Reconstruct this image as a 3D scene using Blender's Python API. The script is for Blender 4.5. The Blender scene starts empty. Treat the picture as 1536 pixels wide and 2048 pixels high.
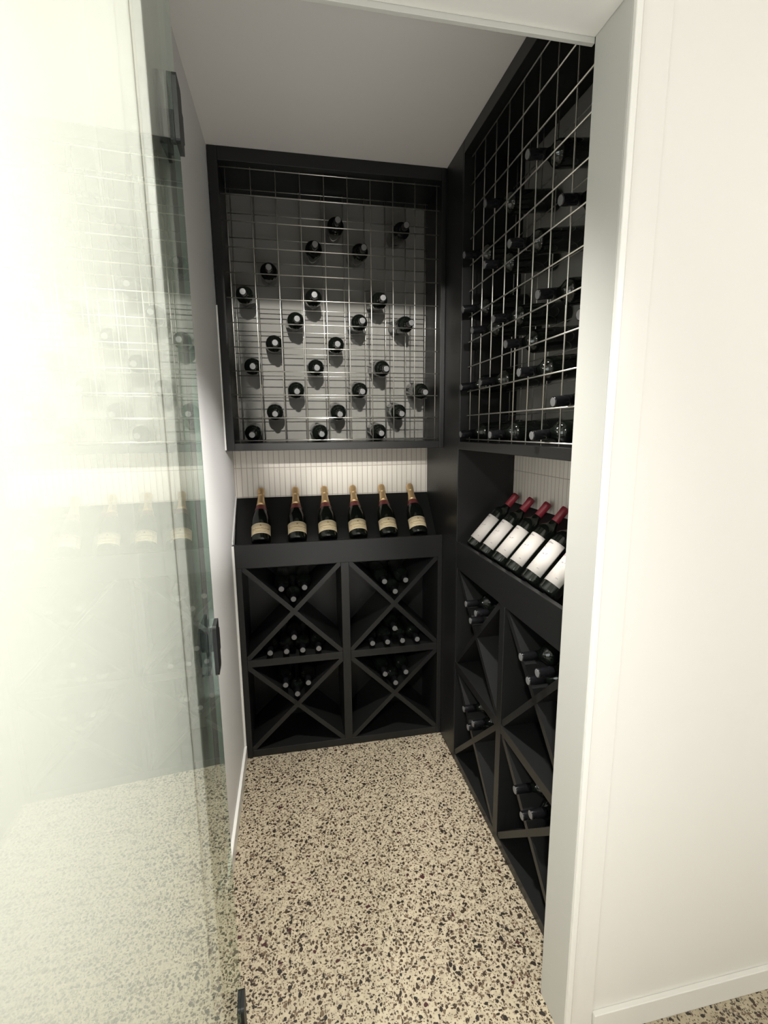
import bpy, bmesh, math, random
from mathutils import Vector, Matrix

scene = bpy.context.scene
COL = scene.collection
H = 1.54                      # height of the rack's lowest wire above the floor

# ------------------------------------------------------------------ camera
CAM = Vector((0.21230, -2.22695, 0.04259 + H))
yaw, pitch, roll, FPX = -0.1935146, -0.1705770, -0.0089534, 952.986
cy, sy, cp, sp, cr, sr = math.cos(yaw), math.sin(yaw), math.cos(pitch), math.sin(pitch), math.cos(roll), math.sin(roll)
fwd = Vector((-sy * cp, cy * cp, sp)); r0 = Vector((cy, sy, 0)); u0 = r0.cross(fwd)
rgt = cr * r0 + sr * u0; up = -sr * r0 + cr * u0
cd = bpy.data.cameras.new('camera'); cam = bpy.data.objects.new('camera', cd); COL.objects.link(cam)
cd.sensor_fit = 'HORIZONTAL'; cd.sensor_width = 36.0; cd.lens = FPX / 1536 * 36.0
cd.clip_start = 0.02; cd.clip_end = 50
cam.matrix_world = Matrix(((rgt.x, up.x, -fwd.x, CAM.x), (rgt.y, up.y, -fwd.y, CAM.y), (rgt.z, up.z, -fwd.z, CAM.z), (0, 0, 0, 1)))
scene.camera = cam

# ------------------------------------------------------------------ world, lights, exposure
w = bpy.data.worlds.new('world'); scene.world = w; w.use_nodes = True
w.node_tree.nodes['Background'].inputs[0].default_value = (0.9, 0.95, 1.0, 1)
w.node_tree.nodes['Background'].inputs[1].default_value = 0.05

def area(name, loc, size, power, color, rot=(0, 0, 0), size_y=None, spread=180):
    l = bpy.data.lights.new(name, 'AREA'); l.energy = power; l.color = color
    if size_y: l.shape = 'RECTANGLE'; l.size = size; l.size_y = size_y
    else: l.shape = 'DISK'; l.size = size
    l.spread = math.radians(spread)
    o = bpy.data.objects.new(name, l); COL.objects.link(o); o.location = loc; o.rotation_euler = rot
    return o
def spot(name, loc, aim, power, color, angle, blend, radius):
    l = bpy.data.lights.new(name, 'SPOT'); l.energy = power; l.color = color; l.spot_size = math.radians(angle); l.spot_blend = blend
    l.shadow_soft_size = radius
    o = bpy.data.objects.new(name, l); COL.objects.link(o); o.location = loc
    o.rotation_euler = (Vector(aim) - Vector(loc)).to_track_quat('-Z', 'Y').to_euler()
spot('downlight_and_added_spot', (0.12, -4.2, 2.68), (0.46, 0.2, 1.92), 820, (1.0, 0.965, 0.90), 19, 0.9, 0.05)
spot('downlight_and_added_spot', (2.40, -4.2, 2.68), (-0.06, -0.40, 1.40), 960, (1.0, 0.97, 0.94), 9.5, 1.0, 0.05)  # this second spot is added, unseen, to brighten the white cellar wall
spot('added_cellar_spot', (0.38, -0.98, 2.685), (0.46, -1.10, 0.0), 175, (1.0, 0.97, 0.91), 76, 0.9, 0.045)  # added lamp hidden behind the header, lifts the cellar floor, wall and labels
area('downlight_wall', (1.95, -2.35, 2.68), 0.12, 3.5, (1.0, 0.965, 0.90))
spot('added_wall_fill', (-0.30, -3.25, 2.62), (-0.32, -1.335, 1.40), 215, (1.0, 0.965, 0.925), 70, 0.9, 0.05)  # unseen spot added to brighten the wall behind the glass door
area('added_side_fill', (-2.36, -3.25, 1.35), 1.3, 28, (0.90, 0.95, 1.0), (math.radians(90), 0, math.radians(-90)), 1.7)  # added area fill, no real window; lights the side niche through the doorway
area('added_floor_fill', (0.9, -3.7, 0.06), 2.2, 37, (0.97, 0.985, 1.0), (math.radians(180), 0, 0), 1.4)  # added upward area lamp behind the camera, brightens ceiling and soffit

vs = scene.view_settings
vs.view_transform = 'Standard'; vs.look = 'None'; vs.gamma = 1.0; vs.use_curve_mapping = False
vs.exposure = 0.40
scene.cycles.use_denoising = True
scene.cycles.max_bounces = 12; scene.cycles.diffuse_bounces = 6; scene.cycles.glossy_bounces = 6
scene.cycles.transparent_max_bounces = 16
scene.cycles.sample_clamp_indirect = 6.0
scene.cycles.caustics_reflective = False; scene.cycles.caustics_refractive = False

# ------------------------------------------------------------------ materials
def mat(name, color, rough=0.5, metal=0.0, spec=0.5, coat=0.0, coat_rough=0.1):
    m = bpy.data.materials.new(name); m.use_nodes = True
    b = m.node_tree.nodes['Principled BSDF']
    b.inputs['Base Color'].default_value = (*color, 1); b.inputs['Roughness'].default_value = rough
    b.inputs['Metallic'].default_value = metal; b.inputs['Specular IOR Level'].default_value = spec
    b.inputs['Coat Weight'].default_value = coat; b.inputs['Coat Roughness'].default_value = coat_rough
    return m
def nodes(m): return m.node_tree.nodes, m.node_tree.links, m.node_tree.nodes['Principled BSDF']

def plaster(name, color, bump=0.03, rough=0.6):
    m = mat(name, color, rough, spec=0.3); n, l, b = nodes(m)
    tc = n.new('ShaderNodeTexCoord'); nz = n.new('ShaderNodeTexNoise'); nz.inputs['Scale'].default_value = 260
    nz.inputs['Detail'].default_value = 3
    bp = n.new('ShaderNodeBump'); bp.inputs['Strength'].default_value = bump; bp.inputs['Distance'].default_value = 0.002
    l.new(tc.outputs['Object'], nz.inputs['Vector']); l.new(nz.outputs['Fac'], bp.inputs['Height']); l.new(bp.outputs['Normal'], b.inputs['Normal'])
    return m
M_WALL = plaster('white_wall_paint', (0.80, 0.785, 0.745))
M_CELLW = plaster('cellar_wall_paint', (0.86, 0.855, 0.845))
M_CEIL = plaster('ceiling_paint', (0.88, 0.86, 0.825), 0.02)
M_TRIM = mat('white_gloss_trim', (0.84, 0.83, 0.79), 0.35)
M_CAULK = mat('white_sealant', (0.85, 0.85, 0.82), 0.4)

def black_paint(name, color, rough):
    m = mat(name, color, rough, spec=0.42); n, l, b = nodes(m)
    tc = n.new('ShaderNodeTexCoord'); mp = n.new('ShaderNodeMapping'); mp.inputs['Scale'].default_value = (40, 40, 40)
    nz = n.new('ShaderNodeTexNoise'); nz.inputs['Scale'].default_value = 6; nz.inputs['Detail'].default_value = 4
    l.new(tc.outputs['Object'], mp.inputs['Vector']); l.new(mp.outputs['Vector'], nz.inputs['Vector'])
    bp = n.new('ShaderNodeBump'); bp.inputs['Strength'].default_value = 0.05; bp.inputs['Distance'].default_value = 0.001
    l.new(nz.outputs['Fac'], bp.inputs['Height']); l.new(bp.outputs['Normal'], b.inputs['Normal'])
    mr = n.new('ShaderNodeMapRange'); mr.inputs['To Min'].default_value = rough - 0.05; mr.inputs['To Max'].default_value = rough + 0.06
    l.new(nz.outputs['Fac'], mr.inputs['Value']); l.new(mr.outputs['Result'], b.inputs['Roughness'])
    return m
M_BLACK = black_paint('satin_black_joinery', (0.0115, 0.0118, 0.0118), 0.36)
M_BACKP = black_paint('charcoal_back_panel', (0.22, 0.215, 0.197), 0.6)
M_WIRE = mat('bright_steel_wire', (0.80, 0.78, 0.72), 0.33, 0.93)
M_HINGE = mat('matt_black_hardware', (0.007, 0.0075, 0.008), 0.48, spec=0.35)
M_GLASS_DK = mat('dark_bottle_glass', (0.006, 0.008, 0.006), 0.07, spec=0.6)
M_CAPS = mat('black_capsule', (0.006, 0.006, 0.007), 0.2)
M_CAPTOP = mat('grey_cap_top', (0.15, 0.15, 0.15), 0.45)
M_RED = mat('wine_red_capsule', (0.23, 0.022, 0.035), 0.38)
M_GOLD = mat('gold_foil', (0.80, 0.56, 0.30), 0.40, 0.65)
M_MAROON = mat('maroon_foil_band', (0.20, 0.045, 0.045), 0.4, 0.2)
M_CREAM = mat('cream_paper_label', (0.80, 0.66, 0.43), 0.6)
M_CREAMEDGE = mat('cream_label_border', (0.86, 0.75, 0.54), 0.6)
M_WHITEL = mat('white_paper_label', (0.58, 0.545, 0.51), 0.6)
M_INKB = mat('brown_label_ink', (0.30, 0.19, 0.09), 0.7)
M_INKG = mat('grey_label_ink', (0.22, 0.20, 0.21), 0.7)
M_INKR = mat('rose_label_ink', (0.50, 0.30, 0.32), 0.7)

def terrazzo():
    m = mat('terrazzo', (0.5, 0.45, 0.35), 0.34, spec=0.45); n, l, b = nodes(m)
    tc = n.new('ShaderNodeTexCoord')
    def math_(op, a, bb=None):
        x = n.new('ShaderNodeMath'); x.operation = op
        for i, v in enumerate((a, bb)):
            if v is None: continue
            if isinstance(v, (int, float)): x.inputs[i].default_value = v
            else: l.new(v, x.inputs[i])
        return x.outputs[0]
    base_n = n.new('ShaderNodeTexNoise'); base_n.inputs['Scale'].default_value = 55; base_n.inputs['Detail'].default_value = 4
    l.new(tc.outputs['Object'], base_n.inputs['Vector'])
    rmp = n.new('ShaderNodeValToRGB'); l.new(base_n.outputs['Fac'], rmp.inputs['Fac'])
    rmp.color_ramp.elements[0].position = 0.35; rmp.color_ramp.elements[0].color = (0.405, 0.348, 0.25, 1)
    rmp.color_ramp.elements[1].position = 0.65; rmp.color_ramp.elements[1].color = (0.525, 0.455, 0.33, 1)
    cur = rmp.outputs['Color']
    def layer(cur, scale, prob, rmin, rmax, cols, off, warp, stretch):
        mp = n.new('ShaderNodeMapping'); mp.inputs['Location'].default_value = off; mp.inputs['Scale'].default_value = stretch
        mp.inputs['Rotation'].default_value = (0, 0, off[0])
        wn = n.new('ShaderNodeTexNoise'); wn.inputs['Scale'].default_value = scale * 0.9; wn.inputs['Detail'].default_value = 2
        l.new(tc.outputs['Object'], wn.inputs['Vector'])
        sub = n.new('ShaderNodeVectorMath'); sub.operation = 'SUBTRACT'; l.new(wn.outputs['Color'], sub.inputs[0]); sub.inputs[1].default_value = (0.5, 0.5, 0.5)
        scl = n.new('ShaderNodeVectorMath'); scl.operation = 'SCALE'; l.new(sub.outputs[0], scl.inputs[0]); scl.inputs['Scale'].default_value = warp / scale
        add = n.new('ShaderNodeVectorMath'); add.operation = 'ADD'; l.new(tc.outputs['Object'], add.inputs[0]); l.new(scl.outputs[0], add.inputs[1])
        l.new(add.outputs[0], mp.inputs['Vector'])
        vo = n.new('ShaderNodeTexVoronoi'); vo.voronoi_dimensions = '2D'; vo.inputs['Scale'].default_value = scale; vo.inputs['Randomness'].default_value = 1
        l.new(mp.outputs['Vector'], vo.inputs['Vector'])
        sep = n.new('ShaderNodeSeparateColor'); l.new(vo.outputs['Color'], sep.inputs[0])
        ve = n.new('ShaderNodeTexVoronoi'); ve.voronoi_dimensions = '2D'; ve.feature = 'DISTANCE_TO_EDGE'; ve.inputs['Scale'].default_value = scale
        ve.inputs['Randomness'].default_value = 1; l.new(mp.outputs['Vector'], ve.inputs['Vector'])
        pick = math_('LESS_THAN', sep.outputs[0], prob)
        rad = math_('ADD', math_('MULTIPLY', sep.outputs[1], rmax - rmin), rmin)
        inside = math_('LESS_THAN', vo.outputs['Distance'], rad)
        gap = math_('GREATER_THAN', ve.outputs['Distance'], 0.045)
        mask = math_('MULTIPLY', math_('MULTIPLY', pick, inside), gap)
        cr_ = n.new('ShaderNodeValToRGB'); cr_.color_ramp.interpolation = 'CONSTANT'
        for i, c in enumerate(cols):
            e = cr_.color_ramp.elements[i] if i < 2 else cr_.color_ramp.elements.new(i / len(cols))
            e.position = i / len(cols); e.color = (*c, 1)
        l.new(sep.outputs[2], cr_.inputs['Fac'])
        mx = n.new('ShaderNodeMix'); mx.data_type = 'RGBA'; l.new(mask, mx.inputs['Factor']); l.new(cur, mx.inputs[6]); l.new(cr_.outputs['Color'], mx.inputs[7])
        return mx.outputs[2]
    dk, br, bk, gy, mr = (0.052, 0.037, 0.024), (0.15, 0.105, 0.066), (0.028, 0.023, 0.018), (0.105, 0.085, 0.062), (0.06, 0.022, 0.024)
    tan = (0.27, 0.215, 0.155)
    cur = layer(cur, 190, 0.50, 0.16, 0.46, [tan, br, dk, gy], (3.1, 1.7, 0), 0.7, (1, 1, 1))
    cur = layer(cur, 120, 0.42, 0.15, 0.42, [dk, br, tan, dk], (1.3, 5.2, 0), 0.9, (1, 0.62, 1))
    cur = layer(cur, 110, 0.42, 0.15, 0.42, [dk, br, bk, gy], (0.5, 2.2, 0), 0.9, (0.6, 1, 1))
    cur = layer(cur, 72, 0.34, 0.14, 0.40, [dk, bk, br, dk], (2.4, 0.3, 0), 0.8, (1, 0.75, 1))
    cur = layer(cur, 44, 0.15, 0.14, 0.32, [bk, dk, mr, bk], (4.6, 3.3, 0), 0.8, (0.9, 1, 1))
    l.new(cur, b.inputs['Base Color'])
    return m
M_FLOOR = terrazzo()

def tile_mat(name, axis):
    m = mat(name, (0.7, 0.66, 0.6), 0.28); n, l, b = nodes(m)
    tc = n.new('ShaderNodeTexCoord'); sep = n.new('ShaderNodeSeparateXYZ'); l.new(tc.outputs['Object'], sep.inputs[0])
    cmb = n.new('ShaderNodeCombineXYZ'); l.new(sep.outputs[axis], cmb.inputs[0])
    zo = n.new('ShaderNodeMath'); zo.operation = 'ADD'; zo.inputs[1].default_value = 0.05; l.new(sep.outputs[2], zo.inputs[0]); l.new(zo.outputs[0], cmb.inputs[1])
    br = n.new('ShaderNodeTexBrick'); br.offset = 0; br.squash = 1
    br.inputs['Scale'].default_value = 1.0; br.inputs['Brick Width'].default_value = 0.0265; br.inputs['Row Height'].default_value = 0.145
    br.inputs['Mortar Size'].default_value = 0.0017; br.inputs['Mortar Smooth'].default_value = 0.3; br.inputs['Bias'].default_value = 0
    br.inputs['Color1'].default_value = (0.84, 0.79, 0.72, 1); br.inputs['Color2'].default_value = (0.80, 0.75, 0.68, 1); br.inputs['Mortar'].default_value = (0.50, 0.43, 0.38, 1)
    l.new(cmb.outputs[0], br.inputs['Vector']); l.new(br.outputs['Color'], b.inputs['Base Color'])
    bp = n.new('ShaderNodeBump'); bp.invert = True; bp.inputs['Strength'].default_value = 0.5; bp.inputs['Distance'].default_value = 0.002
    l.new(br.outputs['Fac'], bp.inputs['Height']); l.new(bp.outputs['Normal'], b.inputs['Normal'])
    return m
M_TILE_B = tile_mat('kitkat_tile_facing_door', 0)
M_TILE_R = tile_mat('kitkat_tile_side', 1)

def glass_mat(name, tint, f0=0.06):
    m = bpy.data.materials.new(name); m.use_nodes = True; n, l = m.node_tree.nodes, m.node_tree.links
    for x in list(n): n.remove(x)
    out = n.new('ShaderNodeOutputMaterial'); tr = n.new('ShaderNodeBsdfTransparent'); tr.inputs[0].default_value = (*tint, 1)
    gl = n.new('ShaderNodeBsdfGlossy'); gl.inputs['Roughness'].default_value = 0.0; gl.inputs['Color'].default_value = (0.97, 1.0, 0.98, 1)
    g = n.new('ShaderNodeNewGeometry'); dot = n.new('ShaderNodeVectorMath'); dot.operation = 'DOT_PRODUCT'
    l.new(g.outputs['Incoming'], dot.inputs[0]); l.new(g.outputs['Normal'], dot.inputs[1])
    def mt(op, a, bb=None):
        x = n.new('ShaderNodeMath'); x.operation = op
        for i, v in enumerate((a, bb)):
            if v is None: continue
            if isinstance(v, (int, float)): x.inputs[i].default_value = v
            else: l.new(v, x.inputs[i])
        return x.outputs[0]
    c = mt('ABSOLUTE', dot.outputs['Value'])
    fr = mt('ADD', mt('MULTIPLY', mt('POWER', mt('SUBTRACT', 1.0, c), 5.0), 1 - f0), f0)
    mx = n.new('ShaderNodeMixShader'); l.new(fr, mx.inputs[0]); l.new(tr.outputs[0], mx.inputs[1]); l.new(gl.outputs[0], mx.inputs[2])
    l.new(mx.outputs[0], out.inputs['Surface'])
    return m
M_PANE = glass_mat('toughened_glass', (0.885, 0.908, 0.878))
M_PANE_EDGE = glass_mat('green_glass_edge', (0.62, 0.80, 0.72))

# ------------------------------------------------------------------ helpers
def link(name, bm, m, parent=None, smooth=False, mats=None):
    me = bpy.data.meshes.new(name); bmesh.ops.recalc_face_normals(bm, faces=bm.faces[:]); bm.to_mesh(me); bm.free()
    for x in (mats or [m]): me.materials.append(x)
    if smooth:
        for p in me.polygons: p.use_smooth = True
    o = bpy.data.objects.new(name, me); COL.objects.link(o)
    if parent: o.parent = parent
    return o
def tag(o, label, cat, group=None):
    o['label'] = label; o['category'] = cat
    if group: o['group'] = group
    return o
def struct(o): o['kind'] = 'structure'; return o
def empty(name, loc=(0, 0, 0), mtx=None):
    o = bpy.data.objects.new(name, None); o.empty_display_size = 0.05; COL.objects.link(o)
    if mtx is not None: o.matrix_world = mtx
    else: o.location = loc
    return o
def bx(bm, x0, x1, y0, y1, z0, z1, bev=0.0, M=None):
    vs_ = [bm.verts.new(v) for v in ((x0, y0, z0), (x1, y0, z0), (x1, y1, z0), (x0, y1, z0), (x0, y0, z1), (x1, y0, z1), (x1, y1, z1), (x0, y1, z1))]
    fs = [bm.faces.new([vs_[i] for i in f]) for f in ((0, 3, 2, 1), (4, 5, 6, 7), (0, 1, 5, 4), (1, 2, 6, 5), (2, 3, 7, 6), (3, 0, 4, 7))]
    if bev > 0:
        es = list({e for f in fs for e in f.edges})
        r = bmesh.ops.bevel(bm, geom=es, offset=bev, segments=2, affect='EDGES', profile=0.5)
        vs_ = list({v for f in r['faces'] for v in f.verts} | {v for v in vs_ if v.is_valid})
    if M is not None:
        bmesh.ops.transform(bm, matrix=M, verts=[v for v in vs_ if v.is_valid])
    return bm
def box(name, m, x0, x1, y0, y1, z0, z1, parent=None, bev=0.0015):
    return link(name, bx(bmesh.new(), x0, x1, y0, y1, z0, z1, bev), m, parent)
def prism(name, m, poly, axis, a0, a1, parent=None):
    """extrude a polygon: axis 'x' -> poly holds (y, z); axis 'y' -> (x, z); axis 'z' -> (x, y)"""
    bm = bmesh.new()
    def P(p, a): return {'x': (a, p[0], p[1]), 'y': (p[0], a, p[1]), 'z': (p[0], p[1], a)}[axis]
    A = [bm.verts.new(P(p, a0)) for p in poly]; B = [bm.verts.new(P(p, a1)) for p in poly]
    bm.faces.new(A); bm.faces.new(B[::-1]); k = len(poly)
    for i in range(k): bm.faces.new([A[i], B[i], B[(i + 1) % k], A[(i + 1) % k]])
    return link(name, bm, m, parent)
def rod(name, m, a, b, r, parent=None, seg=8):
    a, b = Vector(a), Vector(b); d = (b - a); L = d.length; q = d.to_track_quat('Z', 'Y').to_matrix().to_4x4()
    bm = bmesh.new()
    bmesh.ops.create_cone(bm, cap_ends=True, segments=seg, radius1=r, radius2=r, depth=L, matrix=Matrix.Translation((a + b) / 2) @ q)
    o = link(name, bm, m, parent)
    for p in o.data.polygons: p.use_smooth = len(p.vertices) == 4
    return o
def lathe(prof, seg=28):
    bm = bmesh.new(); rings = []
    for r, z in prof:
        if r < 1e-5: rings.append([bm.verts.new((0, 0, z))])
        else: rings.append([bm.verts.new((r * math.cos(2 * math.pi * i / seg), r * math.sin(2 * math.pi * i / seg), z)) for i in range(seg)])
    for A, B in zip(rings, rings[1:]):
        for i in range(seg):
            j = (i + 1) % seg
            if len(A) == 1: bm.faces.new([A[0], B[j], B[i]])
            elif len(B) == 1: bm.faces.new([A[i], A[j], B[0]])
            else: bm.faces.new([A[i], A[j], B[j], B[i]])
    return bm
def shell(r, half_deg, s0, s1, thick=0.0006, seg=24):
    """a label wrapped round a bottle; its middle faces local +x"""
    bm = bmesh.new(); h = math.radians(half_deg)
    def ring(rr, s): return [bm.verts.new((rr * math.cos(-h + 2 * h * i / seg), rr * math.sin(-h + 2 * h * i / seg), s)) for i in range(seg + 1)]
    o0, o1, i0, i1 = ring(r + thick, s0), ring(r + thick, s1), ring(r - 0.0003, s0), ring(r - 0.0003, s1)
    for i in range(seg):
        bm.faces.new([o0[i], o0[i + 1], o1[i + 1], o1[i]]); bm.faces.new([i0[i], i1[i], i1[i + 1], i0[i + 1]])
        bm.faces.new([o0[i], i0[i], i0[i + 1], o0[i + 1]]); bm.faces.new([o1[i], o1[i + 1], i1[i + 1], i1[i]])
    for k in (0, seg): bm.faces.new([o0[k], o1[k], i1[k], i0[k]])
    return bm
def ink(bm, r, pts, wdt):
    """a stroke on the label: pts are (arc length across, height)"""
    for (a0, s0), (a1, s1) in zip(pts, pts[1:]):
        dx, dy = a1 - a0, s1 - s0; L = math.hypot(dx, dy) or 1e-6; nx, ny = -dy / L * wdt / 2, dx / L * wdt / 2
        q = []
        for a, s in ((a0 + nx, s0 + ny), (a0 - nx, s0 - ny), (a1 - nx, s1 - ny), (a1 + nx, s1 + ny)):
            t = a / r; q.append(bm.verts.new((r * math.cos(t), r * math.sin(t), s)))
        bm.faces.new(q)
def script_line(bm, r, a0, a1, s, h, wdt, rnd, slant=0.0):
    """a run of small handwritten loops, too small to read"""
    pts, n_ = [], int(abs(a1 - a0) / (h * 0.45)); sgn = 1 if a1 > a0 else -1
    for i in range(n_ + 1):
        a = a0 + (a1 - a0) * i / n_
        pts.append((a, s + slant * (a - a0) + (h * rnd.uniform(0.3, 1.0) if i % 2 else -h * rnd.uniform(0.0, 0.25))))
    ink(bm, r, pts, wdt)

# ------------------------------------------------------------------ the setting
XL, XR, YB = -0.062, 1.205, 0.250         # cellar walls
FX, FY = 0.934, -0.036                    # faces of the two joinery runs
CE = 2.700
YI, YO = -1.2254, -1.335                  # cellar side and room side of the front wall
JL, JR, JT = 0.024, 0.850, 2.356          # doorway
RX0, RX1, RY0 = -2.4, 2.9, -5.0           # the room the photo is taken from

floor = struct(box('floor', M_FLOOR, RX0, RX1, RY0, YB + 0.1, -0.05, 0.0, bev=0))
struct(box('ceiling', M_CEIL, XL - 0.1, XR + 0.1, YO - 0.005, YB + 0.1, CE, CE + 0.08, bev=0))
struct(box('ceiling', M_CEIL, RX0, RX1, RY0, YO - 0.006, CE, CE + 0.08, bev=0))
struct(box('wall_left', M_CELLW, XL - 0.1, XL, YI + 0.0, YB + 0.1, 0, CE, bev=0))
struct(box('wall_back', M_CELLW, XL, XR, YB, YB + 0.1, 0, CE, bev=0))
struct(box('wall_right', M_CELLW, XR, XR + 0.1, YI, YB + 0.1, 0, CE, bev=0))
# the wall with the doorway in it
LT = 0.014                                # lining thickness
struct(box('wall_front', M_WALL, JR + LT, RX1, YO, YI, 0, CE, bev=0))
struct(box('wall_front', M_WALL, RX0, JL - LT, YO, YI, 0, CE, bev=0))
struct(box('wall_front', M_WALL, JL - LT, JR + LT, YO, YI, JT + LT, CE, bev=0))
struct(box('wall_side', M_WALL, RX1, RX1 + 0.1, RY0, YI, 0, CE, bev=0))
struct(box('wall_side', M_WALL, RX0 - 0.1, RX0, RY0, YI, 0, CE, bev=0))
struct(box('wall_rear', M_WALL, RX0, RX1, RY0 - 0.1, RY0, 0, CE, bev=0))
# door lining and architraves
M_LINING = mat('pale_grey_lining_paint', (0.55, 0.55, 0.515), 0.4)
struct(box('trim_1', M_LINING, JR, JR + LT, YO - 0.003, YI, 0, JT + LT, bev=0.002))
struct(box('trim_2', M_LINING, JL - LT, JL, YO - 0.003, YI, 0, JT + LT, bev=0.002))
struct(box('trim_3', M_TRIM, JL, JR, YO - 0.012, YI, JT, JT + LT, bev=0.002))
struct(box('trim_4', M_LINING, JL, JR, YI, YI + 0.010, JT - 0.010, JT + LT, bev=0.001))
struct(box('trim_5', M_WALL, JR + LT + 0.006, JR + 0.082, YO - 0.005, YO, 0, JT + 0.082, bev=0.0015))
struct(box('trim_6', M_WALL, JL - 0.082, JL - LT - 0.006, YO - 0.005, YO, 0, JT + 0.082, bev=0.0015))
struct(box('trim_7', M_WALL, JL - LT - 0.003, JR + LT + 0.003, YO - 0.007, YO, JT + LT + 0.004, JT + 0.082, bev=0.0015))
struct(box('trim_13', M_TRIM, JR, JR + LT, YO - 0.014, YO - 0.0032, 0, JT + LT, bev=0.002))
struct(box('trim_14', M_TRIM, JL - LT, JL, YO - 0.014, YO - 0.0032, 0, JT + LT, bev=0.002))
# skirtings
struct(box('baseboard_left', M_TRIM, XL, XL + 0.012, YI, FY - 0.001, 0, 0.070, bev=0.002))
struct(box('baseboard_front', M_TRIM, JR + 0.083, RX1, YO - 0.014, YO, 0, 0.070, bev=0.002))
struct(box('baseboard_front', M_TRIM, RX0, JL - 0.083, YO - 0.014, YO, 0, 0.070, bev=0.002))
# tiled splashbacks in the two niches
NZ0, NZ1 = 1.20, 1.52
struct(box('trim_8', M_TILE_B, XL + 0.001, FX, YB - 0.006, YB - 0.0005, NZ0, NZ1, bev=0))
struct(box('trim_9', M_TILE_R, XR - 0.006, XR - 0.0005, -1.224, -0.238, NZ0, NZ1, bev=0))
# white sealant beads where the joinery meets the white wall
struct(box('trim_10', M_CAULK, XL, XL + 0.010, FY - 0.004, FY - 0.0005, 0.071, 1.070, bev=0.001))
struct(box('trim_11', M_CAULK, XL, XL + 0.006, FY - 0.004, FY - 0.0005, 1.50, 2.10, bev=0.001))

# ------------------------------------------------------------------ joinery: corner column
cc = box('corner_column', M_BLACK, FX, XR - 0.007, -0.237, YB - 0.007, 0.0, CE - 0.001, bev=0.002)
tag(cc, 'tall plain black corner column between the two wine racks, floor to ceiling', 'column')

# ------------------------------------------------------------------ joinery: a run is built facing -Y with its width along X, then the side run is turned
SL = 1.134                                 # slope of the display shelf
def run_matrix(side):
    """local (a along the run, b depth behind the face, z) -> world"""
    if not side: return Matrix.Identity(4)
    # side run: a = distance from the corner towards the doorway (-Y), depth along +X
    return Matrix(((0, 1, 0, FX), (-1, 0, 0, 0), (0, 0, 1, 0), (0, 0, 0, 1)))

def bins_cabinet(side, a0, a1, top, sw0, sw1, ac, label):
    """cabinet of four crossed wine bins with a sloped display shelf over it"""
    Mx = run_matrix(side)
    if not side: Mx = Matrix.Translation((0, FY, 0))
    D = 0.266 if side else 0.280
    root = empty('wine_bin_cabinet', mtx=Mx); tag(root, label, 'cabinet')
    i0, i1, ot, ob, mt_, mb = a0 + sw0, a1 - sw1, 0.963, 0.038, 0.510, 0.474
    def part(n, *c, m=M_BLACK, bev=0.0012): return box(n, m, *c, parent=root, bev=bev)
    zt = 1.2555 if side else 1.2505
    part('fascia', a0, a1, 0, 0.018, ot, top)
    part('stile', a0, i0, 0, D, 0, ot - 0.0005); part('stile', i1, a1, 0, D, 0, ot - 0.0005)
    cw = 0.0195
    part('center_divider', ac - cw, ac + cw, 0, D, ob, ot - 0.0005)
    part('mid_shelf', i0 + 0.0005, ac - cw - 0.0005, 0, D, mb, mt_); part('mid_shelf', ac + cw + 0.0005, i1 - 0.0005, 0, D, mb, mt_)
    part('bottom_rail', i0 + 0.0005, i1 - 0.0005, 0.002, D, 0, ob - 0.0005)
    part('back_panel', a0 + 0.001, a1 - 0.001, D + 0.0005, D + 0.004, 0, ot)
    prism('display_shelf', M_BLACK, [(0.0185, ot + 0.001), (D - 0.002, ot + 0.001), (D - 0.002, zt), (0.0185, zt - (D - 0.0205) * SL)], 'x', a0 + 0.004, a1, root)
    t = 0.022
    for (x0, x1) in ((i0 + 0.001, ac - cw - 0.001), (ac + cw + 0.001, i1 - 0.001)):
        for (z0, z1) in ((ob + 0.0005, mb - 0.0005), (mt_ + 0.0005, ot - 0.001)):
            # two boards crossing: one through, the other in two halves
            cx, cz = (x0 + x1) / 2, (z0 + z1) / 2
            def board(p, q, n='diagonal_divider'):
                d = Vector((q[0] - p[0], q[1] - p[1])); L = d.length; d /= L; nn = Vector((-d.y, d.x)) * t / 2
                return p, q, d, nn
            w2, h2 = x1 - x0, z1 - z0; k = t / 2 / math.hypot(w2, h2)
            ex, ez = t / 2 * math.hypot(w2, h2) / h2, t / 2 * math.hypot(w2, h2) / w2   # half cut lengths on the sides
            prism('diagonal_divider', M_BLACK, [(x0, z0), (x0 + ex, z0), (x1, z1 - ez), (x1, z1), (x1 - ex, z1), (x0, z0 + ez)], 'y', 0.004, D - 0.001, root)
            # offsets of the through board's faces along the other diagonal
            prism('diagonal_divider', M_BLACK, [(x0, z1), (x0, z1 - ez), (cx - ex, cz), (cx, cz + ez), (x0 + ex, z1)], 'y', 0.0045, D - 0.001, root)
            prism('diagonal_divider', M_BLACK, [(x1, z0), (x1, z0 + ez), (cx + ex, cz), (cx, cz - ez), (x1 - ex, z0)], 'y', 0.0045, D - 0.001, root)
    return root
bins_cabinet(False, -0.0595, FX - 0.0005, 1.072, 0.0345, 0.0215, 0.4495, 'black cabinet of four crossed wine bins under the gold-necked bottles')
bins_cabinet(True, 0.2375, 1.2235, 1.088, 0.010, 0.040, 0.7207, 'black cabinet of crossed wine bins under the bottles with white labels')

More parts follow.
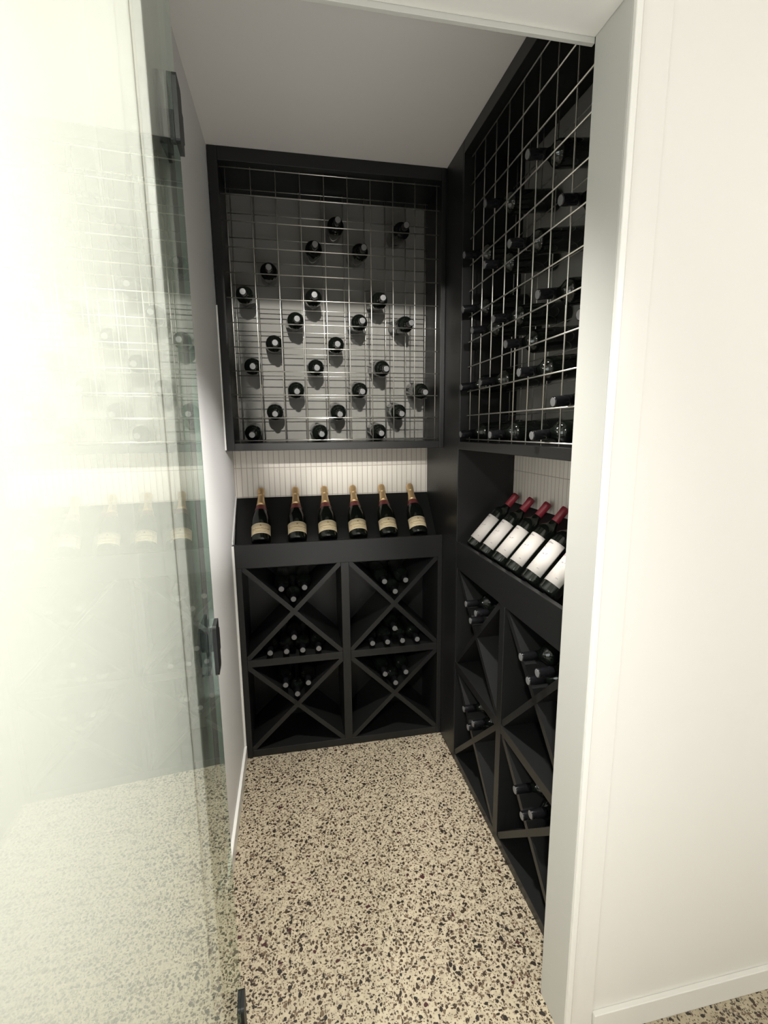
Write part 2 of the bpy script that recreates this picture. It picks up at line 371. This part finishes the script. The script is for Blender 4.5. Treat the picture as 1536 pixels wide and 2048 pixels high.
def wire_cabinet(side, a0, a1, w0, n_wire, label):
    """open cabinet with two layers of steel wire grid; w0 = first upright wire"""
    Mx = run_matrix(side)
    if not side: Mx = Matrix.Translation((0, FY, 0))
    D = 0.262 if side else 0.277
    root = empty('wire_wine_rack', mtx=Mx); tag(root, label, 'wine rack')
    def part(n, *c, m=M_BLACK, bev=0.0015): return box(n, m, *c, parent=root, bev=bev)
    z0, z1, z2, z3 = H - 0.043, H - 0.010, H + 1.108, CE - 0.001
    wr = w0 + 0.1 * (n_wire - 1)
    part('stile', a0, w0 - 0.022, 0, D, z0, z3); part('stile', wr + 0.012, a1, 0, D, z0, z3)
    part('bottom_rail', w0 - 0.0215, wr + 0.0115, 0, D, z0, z1); part('top_rail', w0 - 0.0215, wr + 0.0115, 0, D, z2, z3)
    part('back_panel', w0 - 0.0215, wr + 0.0115, D - (0.004 if side else 0.007), D, z1 + 0.0005, z2 - 0.0005, m=M_BACKP)
    for layer, (b, r) in enumerate(((0.0375, 0.0024), (0.216, 0.0020))):
        for i in range(n_wire):
            rod('upright_wire', M_WIRE, (w0 + 0.1 * i, b, z1 + 0.0005), (w0 + 0.1 * i, b, z2 - 0.0005), r, root)
        for k in range(12):
            rod('cross_wire', M_WIRE, (w0 - 0.0213, b - 0.0041, H + 0.1 * k), (wr + 0.0113, b - 0.0041, H + 0.1 * k), r, root)
    return root
wire_cabinet(False, -0.0595, FX - 0.0005, 0.0, 10, 'black cabinet with a steel wire bottle grid above the gold-necked bottles')
wire_cabinet(True, 0.2375, 1.2235, 0.2713, 10, 'black cabinet with a steel wire bottle grid above the white-labelled bottles')

# ------------------------------------------------------------------ glass door, hung on three black hinges and standing open
th = math.radians(3.2)
E0 = Vector((0.047, -1.250, 0)); tv = Vector((math.sin(th), -math.cos(th), 0)); nv = Vector((math.cos(th), math.sin(th), 0))
DM = Matrix(((tv.x, nv.x, 0, E0.x), (tv.y, nv.y, 0, E0.y), (0, 0, 1, 0), (0, 0, 0, 1)))
door = empty('door_1', mtx=DM); struct(door); tag(door, 'frameless clear glass door standing open against the white wall', 'door')
bm = bx(bmesh.new(), 0, 0.835, -0.010, 0.0, 0.014, 2.345)
pane = link('glass_pane', bm, None, door, mats=[M_PANE, M_PANE_EDGE])
for p in pane.data.polygons: p.material_index = 0 if abs(p.normal.y) > 0.9 else 1
def rounded(bm, a0, a1, b0, b1, z0, z1, r=0.008):
    pts = []
    for (cx, cz, s) in ((a1 - r, z1 - r, 0), (a0 + r, z1 - r, 90), (a0 + r, z0 + r, 180), (a1 - r, z0 + r, 270)):
        for k in range(5):
            t = math.radians(s + 22.5 * k); pts.append((cx + r * math.cos(t), cz + r * math.sin(t)))
    A = [bm.verts.new((p[0], b0, p[1])) for p in pts]; B = [bm.verts.new((p[0], b1, p[1])) for p in pts]
    bm.faces.new(A); bm.faces.new(B[::-1]); n_ = len(pts)
    for i in range(n_): bm.faces.new([A[i], B[i], B[(i + 1) % n_], A[(i + 1) % n_]])
    return bm
DMi = DM.inverted()
for zc in (2.106, 1.155, 0.226):
    hg = link('hinge', bx(bmesh.new(), -0.018, -0.0006, -0.017, 0.007, zc - 0.024, zc + 0.024, 0.002), M_HINGE, door)   # the knuckle
    for (b0, b1) in ((0.0004, 0.0075), (-0.0175, -0.0104)):
        link('clamp_plate', rounded(bmesh.new(), -0.0005, 0.052, b0, b1, zc - 0.052, zc + 0.052), M_HINGE, hg)
    # wall plate flat on the door lining
    bmw = bmesh.new()
    rounded(bmw, -1.2385, -1.2905, JL + 0.0004, JL + 0.0062, zc - 0.052, zc + 0.052)
    bmesh.ops.transform(bmw, matrix=DMi @ Matrix(((0, 1, 0, 0), (1, 0, 0, 0), (0, 0, 1, 0), (0, 0, 0, 1))), verts=bmw.verts[:])
    link('wall_plate', bmw, M_HINGE, hg)

# ------------------------------------------------------------------ bottles
def frame_mtx(base, axis, face):
    """local z along the bottle from base to mouth, local x towards `face`"""
    z = Vector(axis).normalized(); x = Vector(face); x = (x - z * x.dot(z)).normalized(); y = z.cross(x)
    b = Vector(base)
    return Matrix(((x.x, y.x, z.x, b.x), (x.y, y.y, z.y, b.y), (x.z, y.z, z.z, b.z), (0, 0, 0, 1)))
R1 = 0.0372
def wine_profile(L, r):
    return [(0, 0.012), (r * 0.62, 0.008), (r * 0.80, 0.0), (r * 0.93, 0.002), (r, 0.008), (r, L * 0.62), (r * 0.985, L * 0.645), (r * 0.90, L * 0.675), (r * 0.74, L * 0.70), (r * 0.58, L * 0.72),
            (r * 0.47, L * 0.745), (0.0142, L * 0.78), (0.0136, L * 0.90), (0.0136, L - 0.001), (0, L - 0.001)]
def capsule_profile(L, z0):
    p = [(0.01365, z0), (0.0146, z0 + 0.0005)]
    z = z0 + 0.012
    p.append((0.0146, z))
    for k in range(3): p += [(0.0150, z + 0.002), (0.0146, z + 0.004)]; z += 0.006
    p += [(0.0146, L - 0.002), (0.0140, L), (0.0122, L + 0.0004), (0, L + 0.0004)]
    return p
def stack_bottle():
    L = 0.275
    root = empty('wine_bottle')
    link('bottle_body', lathe(wine_profile(L, R1), 32), M_GLASS_DK, root, True)
    link('capsule', lathe(capsule_profile(L, L - 0.055), 24), M_CAPS, root, True)
    top = link('cap_top', lathe([(0.0, L + 0.0005), (0.0122, L + 0.0005), (0.0118, L + 0.0014), (0, L + 0.0016)], 20), M_CAPTOP, root)
    return root
proto = stack_bottle(); used = [False]
def place(proto_, flag, mtx, label, cat, group):
    if not flag[0]: o = proto_; flag[0] = True
    else:
        o = proto_.copy(); COL.objects.link(o)
        for ch in list(proto_.children):
            c = ch.copy(); COL.objects.link(c); c.parent = o
            for g in list(ch.children):
                d = g.copy(); COL.objects.link(d); d.parent = c
    o.matrix_world = mtx; o['label'] = label; o['category'] = cat; o['group'] = group
    return o
ORD = ['first', 'second', 'third', 'fourth', 'fifth', 'sixth', 'seventh', 'eighth', 'ninth', 'tenth', 'eleventh', 'twelfth']
ROW = ['bottom row'] + [x + ' row up' for x in ORD[1:]]
rnd = random.Random(5)
def lying(tip, butt, label, group):
    tip, butt = Vector(tip), Vector(butt); ax = (tip - butt).normalized(); base = tip - ax * 0.2758
    place(proto, used, frame_mtx(base, ax, (0.05, 0.02, 1)), label, 'bottle', group)

# wire rack facing the doorway: (cell, row, mouth x, mouth z)
back = [(0, 0, .0561, .0265), (3, 0, .3582, .0265), (6, 0, .6296, .0275), (1, 1, .1581, .115), (4, 1, .4417, .113), (7, 1, .7253, .115),
        (2, 2, .256, .2115), (5, 2, .5447, .2127), (8, 2, .8366, .2115), (0, 3, .0742, .3139), (3, 3, .3458, .3120), (6, 3, .6546, .3126),
        (1, 4, .1715, .4125), (4, 4, .4384, .4135), (2, 5, .2678, .5125), (5, 5, .5497, .5140), (7, 5, .7709, .5125), (0, 6, .0499, .6120), (3, 6, .3445, .6120), (6, 6, .6426, .6121),
        (1, 7, .1593, .7115), (3, 8, .3536, .8115), (5, 8, .5611, .8115), (4, 9, .452, .9120), (7, 9, .748, .9120)]
for r in range(12):
    row = sorted(b for b in back if b[1] == r)
    for k, (i, _, tx, tz) in enumerate(row):
        c = 0.1 * i + 0.05; bxx = c + max(-0.009, min(0.009, 0.3 * (tx - c)))
        bz = 0.1 * r + 0.0464
        n_ = '' if len(row) == 1 else f', {ORD[k]} from white wall'
        lying((tx, -0.058, H + tz), (bxx, 0.23, H + bz), f'dark bottle in wire rack facing doorway, {ROW[r]}{n_}', 'bottles in the wire rack facing the doorway')
# wire rack along the side wall: (cell from the corner, row)
side = [(4, 6), (2, 6), (0, 7), (6, 4), (3, 4), (1, 4), (4, 3), (8, 3), (5, 2), (2, 2), (0, 2), (0, 5), (7, 1), (0, 0), (3, 0), (6, 0), (5, 8), (2, 8), (7, 6)]
for r in range(12):
    row = sorted(b for b in side if b[1] == r)
    for k, (i, _) in enumerate(row):
        y = -0.2713 - 0.1 * i - 0.05 + rnd.uniform(-0.006, 0.006)
        n_ = '' if len(row) == 1 else f', {ORD[k]} from corner column'
        lying((0.9125, y, H + 0.1 * r + (0.0125 if r else 0.022)), (1.19, y + rnd.uniform(-0.004, 0.004), H + 0.1 * r + 0.0452), f'dark bottle in side wall wire rack, {ROW[r]}{n_}', 'bottles in the side wall wire rack')
# crossed bins
def v_spots(wd, z0, z1):
    """centres of three bottles nesting in the V of a crossed bin"""
    hh = z1 - z0; hyp = math.hypot(wd, hh); ca, sa = wd / hyp, hh / hyp
    d0 = (0.011 + R1 + 0.0009) / ca; st_ = 2 * R1 + 0.0008; zc = (z0 + z1) / 2
    return [(0, zc + d0), (-ca * st_, zc + d0 + sa * st_), (ca * st_, zc + d0 + sa * st_)]
LEV = [('upper', 0.5105, 0.962), ('lower', 0.0385, 0.4735)]
for lev, z0, z1 in LEV:
    for x0, x1, nm in ((-0.024, 0.429, 'bin nearer the white wall'), (0.470, 0.911, 'bin beside the corner column')):
        for (dx, z), sname in zip(v_spots(x1 - x0, z0, z1), ('lowest in the V', 'higher in the V on its wall side', 'higher in the V on its column side')):
            x = (x0 + x1) / 2 + dx
            lying((x, -0.056, z), (x, 0.22, z), f'dark bottle {sname}, {lev} {nm}', 'bottles in the bins facing the doorway')
    for a0, a1, nm in ((0.2485, 0.7002, 'side bin by corner column'), (0.7412, 1.1825, 'side bin by door jamb')):
        for (da, z), sname in zip(v_spots(a1 - a0, z0, z1), ('lowest in the V', 'higher in the V on its column side', 'higher in the V on its jamb side')):
            y = -((a0 + a1) / 2 + da)
            lying((0.9125, y, z), (1.19, y, z), f'dark bottle {sname}, {lev} {nm}', 'bottles in the side wall bins')
for (xs, nm, extra) in (((.084, .1600, .2360, .3120), 'upper bin nearer the white wall', .198), ((.5752, .6508, .7264, .8020), 'upper bin beside the corner column', .6886)):
    for k, x in enumerate(xs):
        lying((x, -0.056, 0.510 + 0.0378), (x, 0.23, 0.510 + 0.0378), f'{ORD[k]} bottle along the flat shelf row, {nm}', 'bottles in the bins facing the doorway')
    lying((extra, -0.050, 0.510 + 0.0378 + 0.0655), (extra, 0.235, 0.510 + 0.0378 + 0.0655), f'single dark bottle resting on the shelf row, {nm}', 'bottles in the bins facing the doorway')
# ---- sparkling wine on the sloped shelf facing the doorway
def sparkling():
    L, r = 0.298, 0.0440
    root = empty('sparkling_wine_bottle')
    link('bottle_body', lathe([(0, 0.016), (r * 0.5, 0.012), (r * 0.78, 0.0), (r * 0.93, 0.002), (r, 0.010), (r, 0.112), (r * 0.975, 0.128), (r * 0.90, 0.146), (r * 0.79, 0.163), (r * 0.66, 0.181), (r * 0.545, 0.199),
                              (r * 0.445, 0.219), (r * 0.375, 0.240), (0.0150, 0.256), (0.0150, 0.280), (0, 0.280)], 40), M_GLASS_DK, root, True)
    link('maroon_foil_band', lathe([(r * 0.735, 0.1725), (r * 0.67, 0.1815), (r * 0.565, 0.1975), (r * 0.53, 0.2035)], 40), M_MAROON, root, True)
    link('gold_foil', lathe([(r * 0.53, 0.2030), (r * 0.555, 0.2015), (r * 0.46, 0.2190), (r * 0.392, 0.240), (0.0158, 0.256), (0.0158, 0.262), (0.0178, 0.265), (0.0178, 0.270), (0.0160, 0.2735), (0.0172, 0.278), (0.0185, 0.288),
                            (0.0180, 0.298), (0.0155, 0.306), (0.009, 0.3105), (0, 0.312)], 36), M_GOLD, root, True)
    lb = link('label', shell(r, 82, 0.032, 0.086), M_CREAM, root, True)
    edge = bmesh.new(); rr = r + 0.0009; e = r * math.radians(81)
    N = 24
    for s in (0.0335, 0.0845): ink(edge, rr, [(-e + 2 * e * i / N, s) for i in range(N + 1)], 0.0022)
    for a in (-e, e): ink(edge, rr, [(a, 0.0335), (a, 0.0845)], 0.0022)
    link('label_border', edge, M_CREAMEDGE, lb)
    pr = bmesh.new(); rd = random.Random(3)
    ink(pr, rr, [(-0.003, 0.069), (-0.0015, 0.077), (0.0005, 0.071), (0.002, 0.0755), (0.0032, 0.069)], 0.0024)     # small crest
    script_line(pr, rr, -0.046, 0.046, 0.0555, 0.0065, 0.0016, rd)
    ink(pr, rr, [(-0.044 + 0.088 * i / N, 0.0475 + 0.002 * math.sin(i * 0.5)) for i in range(N + 1)], 0.0011)
    script_line(pr, rr, -0.024, 0.024, 0.0400, 0.0026, 0.0009, rd)
    link('label_lettering', pr, M_INKB, lb)
    return root
sp = sparkling(); spf = [False]
ax_b = Vector((0, 0.661, 0.750)); fc_b = Vector((0, -0.75, 0.661))
SPL = ['nearest the white plaster wall', 'second from the white plaster wall', 'third from the white plaster wall', 'third from the corner column', 'second from the corner column', 'nearest the corner column']
for k, x in enumerate((.0653, .2334, .379, .526, .677, .829)):
    place(sp, spf, frame_mtx((x, 0.0155, H - 0.4755), ax_b, fc_b + Vector((rnd.uniform(-.04, .04), 0, 0))), f'gold-necked sparkling wine bottle on the black sloped shelf, {SPL[k]}', 'bottle', 'gold-necked bottles on the sloped shelf')

# ---- red wine on the sloped shelf along the side wall
def red_wine():
    L, r = 0.298, 0.0375
    root = empty('red_wine_bottle')
    link('bottle_body', lathe(wine_profile(L, r), 36), M_GLASS_DK, root, True)
    link('red_capsule', lathe([(0.0139, L - 0.062), (0.0149, L - 0.0615), (0.0149, L - 0.016), (0.0156, L - 0.014), (0.0156, L - 0.003), (0.0146, L + 0.001), (0.0, L + 0.0014)], 28), M_RED, root, True)
    lb = link('label', shell(r, 60, 0.033, 0.160), M_WHITEL, root, True)
    rr = r + 0.0009; rd = random.Random(9)
    pr = bmesh.new()
    script_line(pr, rr, -0.026, 0.000, 0.1455, 0.0065, 0.0018, rd, 0.10)
    script_line(pr, rr, -0.010, -0.002, 0.103, 0.0075, 0.0018, rd); script_line(pr, rr, 0.002, 0.008, 0.1055, 0.0075, 0.0018, rd)
    ink(pr, rr, [(-0.012, 0.095), (0.004, 0.0935)], 0.0012); ink(pr, rr, [(-0.011, 0.090), (0.001, 0.0885)], 0.0011)
    script_line(pr, rr, 0.010, 0.018, 0.052, 0.0042, 0.0014, rd)
    for s in (0.062, 0.058): ink(pr, rr, [(-0.016, s), (0.002, s)], 0.0009)
    link('label_lettering', pr, M_INKG, lb)
    pk = bmesh.new(); script_line(pk, rr, -0.030, -0.018, 0.128, 0.005, 0.0013, rd); link('label_logo', pk, M_INKR, lb)
    return root
rw = red_wine(); rwf = [False]
ax_s = Vector((0.661, 0, 0.750)); fc_s = Vector((-0.75, 0, 0.661))
RL = ['nearest the corner column', 'second from the corner column', 'third from the corner column', 'fourth from the corner column', 'fifth from the corner column', 'half hidden by the door jamb']
for k, y in enumerate((-.315, -.450, -.577, -.698, -.820, -.937)):
    place(rw, rwf, frame_mtx((0.9805, y, H - 0.4660), ax_s, fc_s + Vector((0, -0.36 + rnd.uniform(-.05, .05), 0))), f'red-capped wine bottle with a tall white label, {RL[k]}', 'bottle', 'red-capped bottles on the side sloped shelf')

# a shallow bead of white wall showing beside the sloped shelf
prism('trim_12', M_CAULK, [(0.019 + FY, H - 0.4563), (0.278 + FY, 1.262), (0.278 + FY, 1.2545), (0.019 + FY, H - 0.5)], 'x', XL, XL + 0.0055)['kind'] = 'structure'
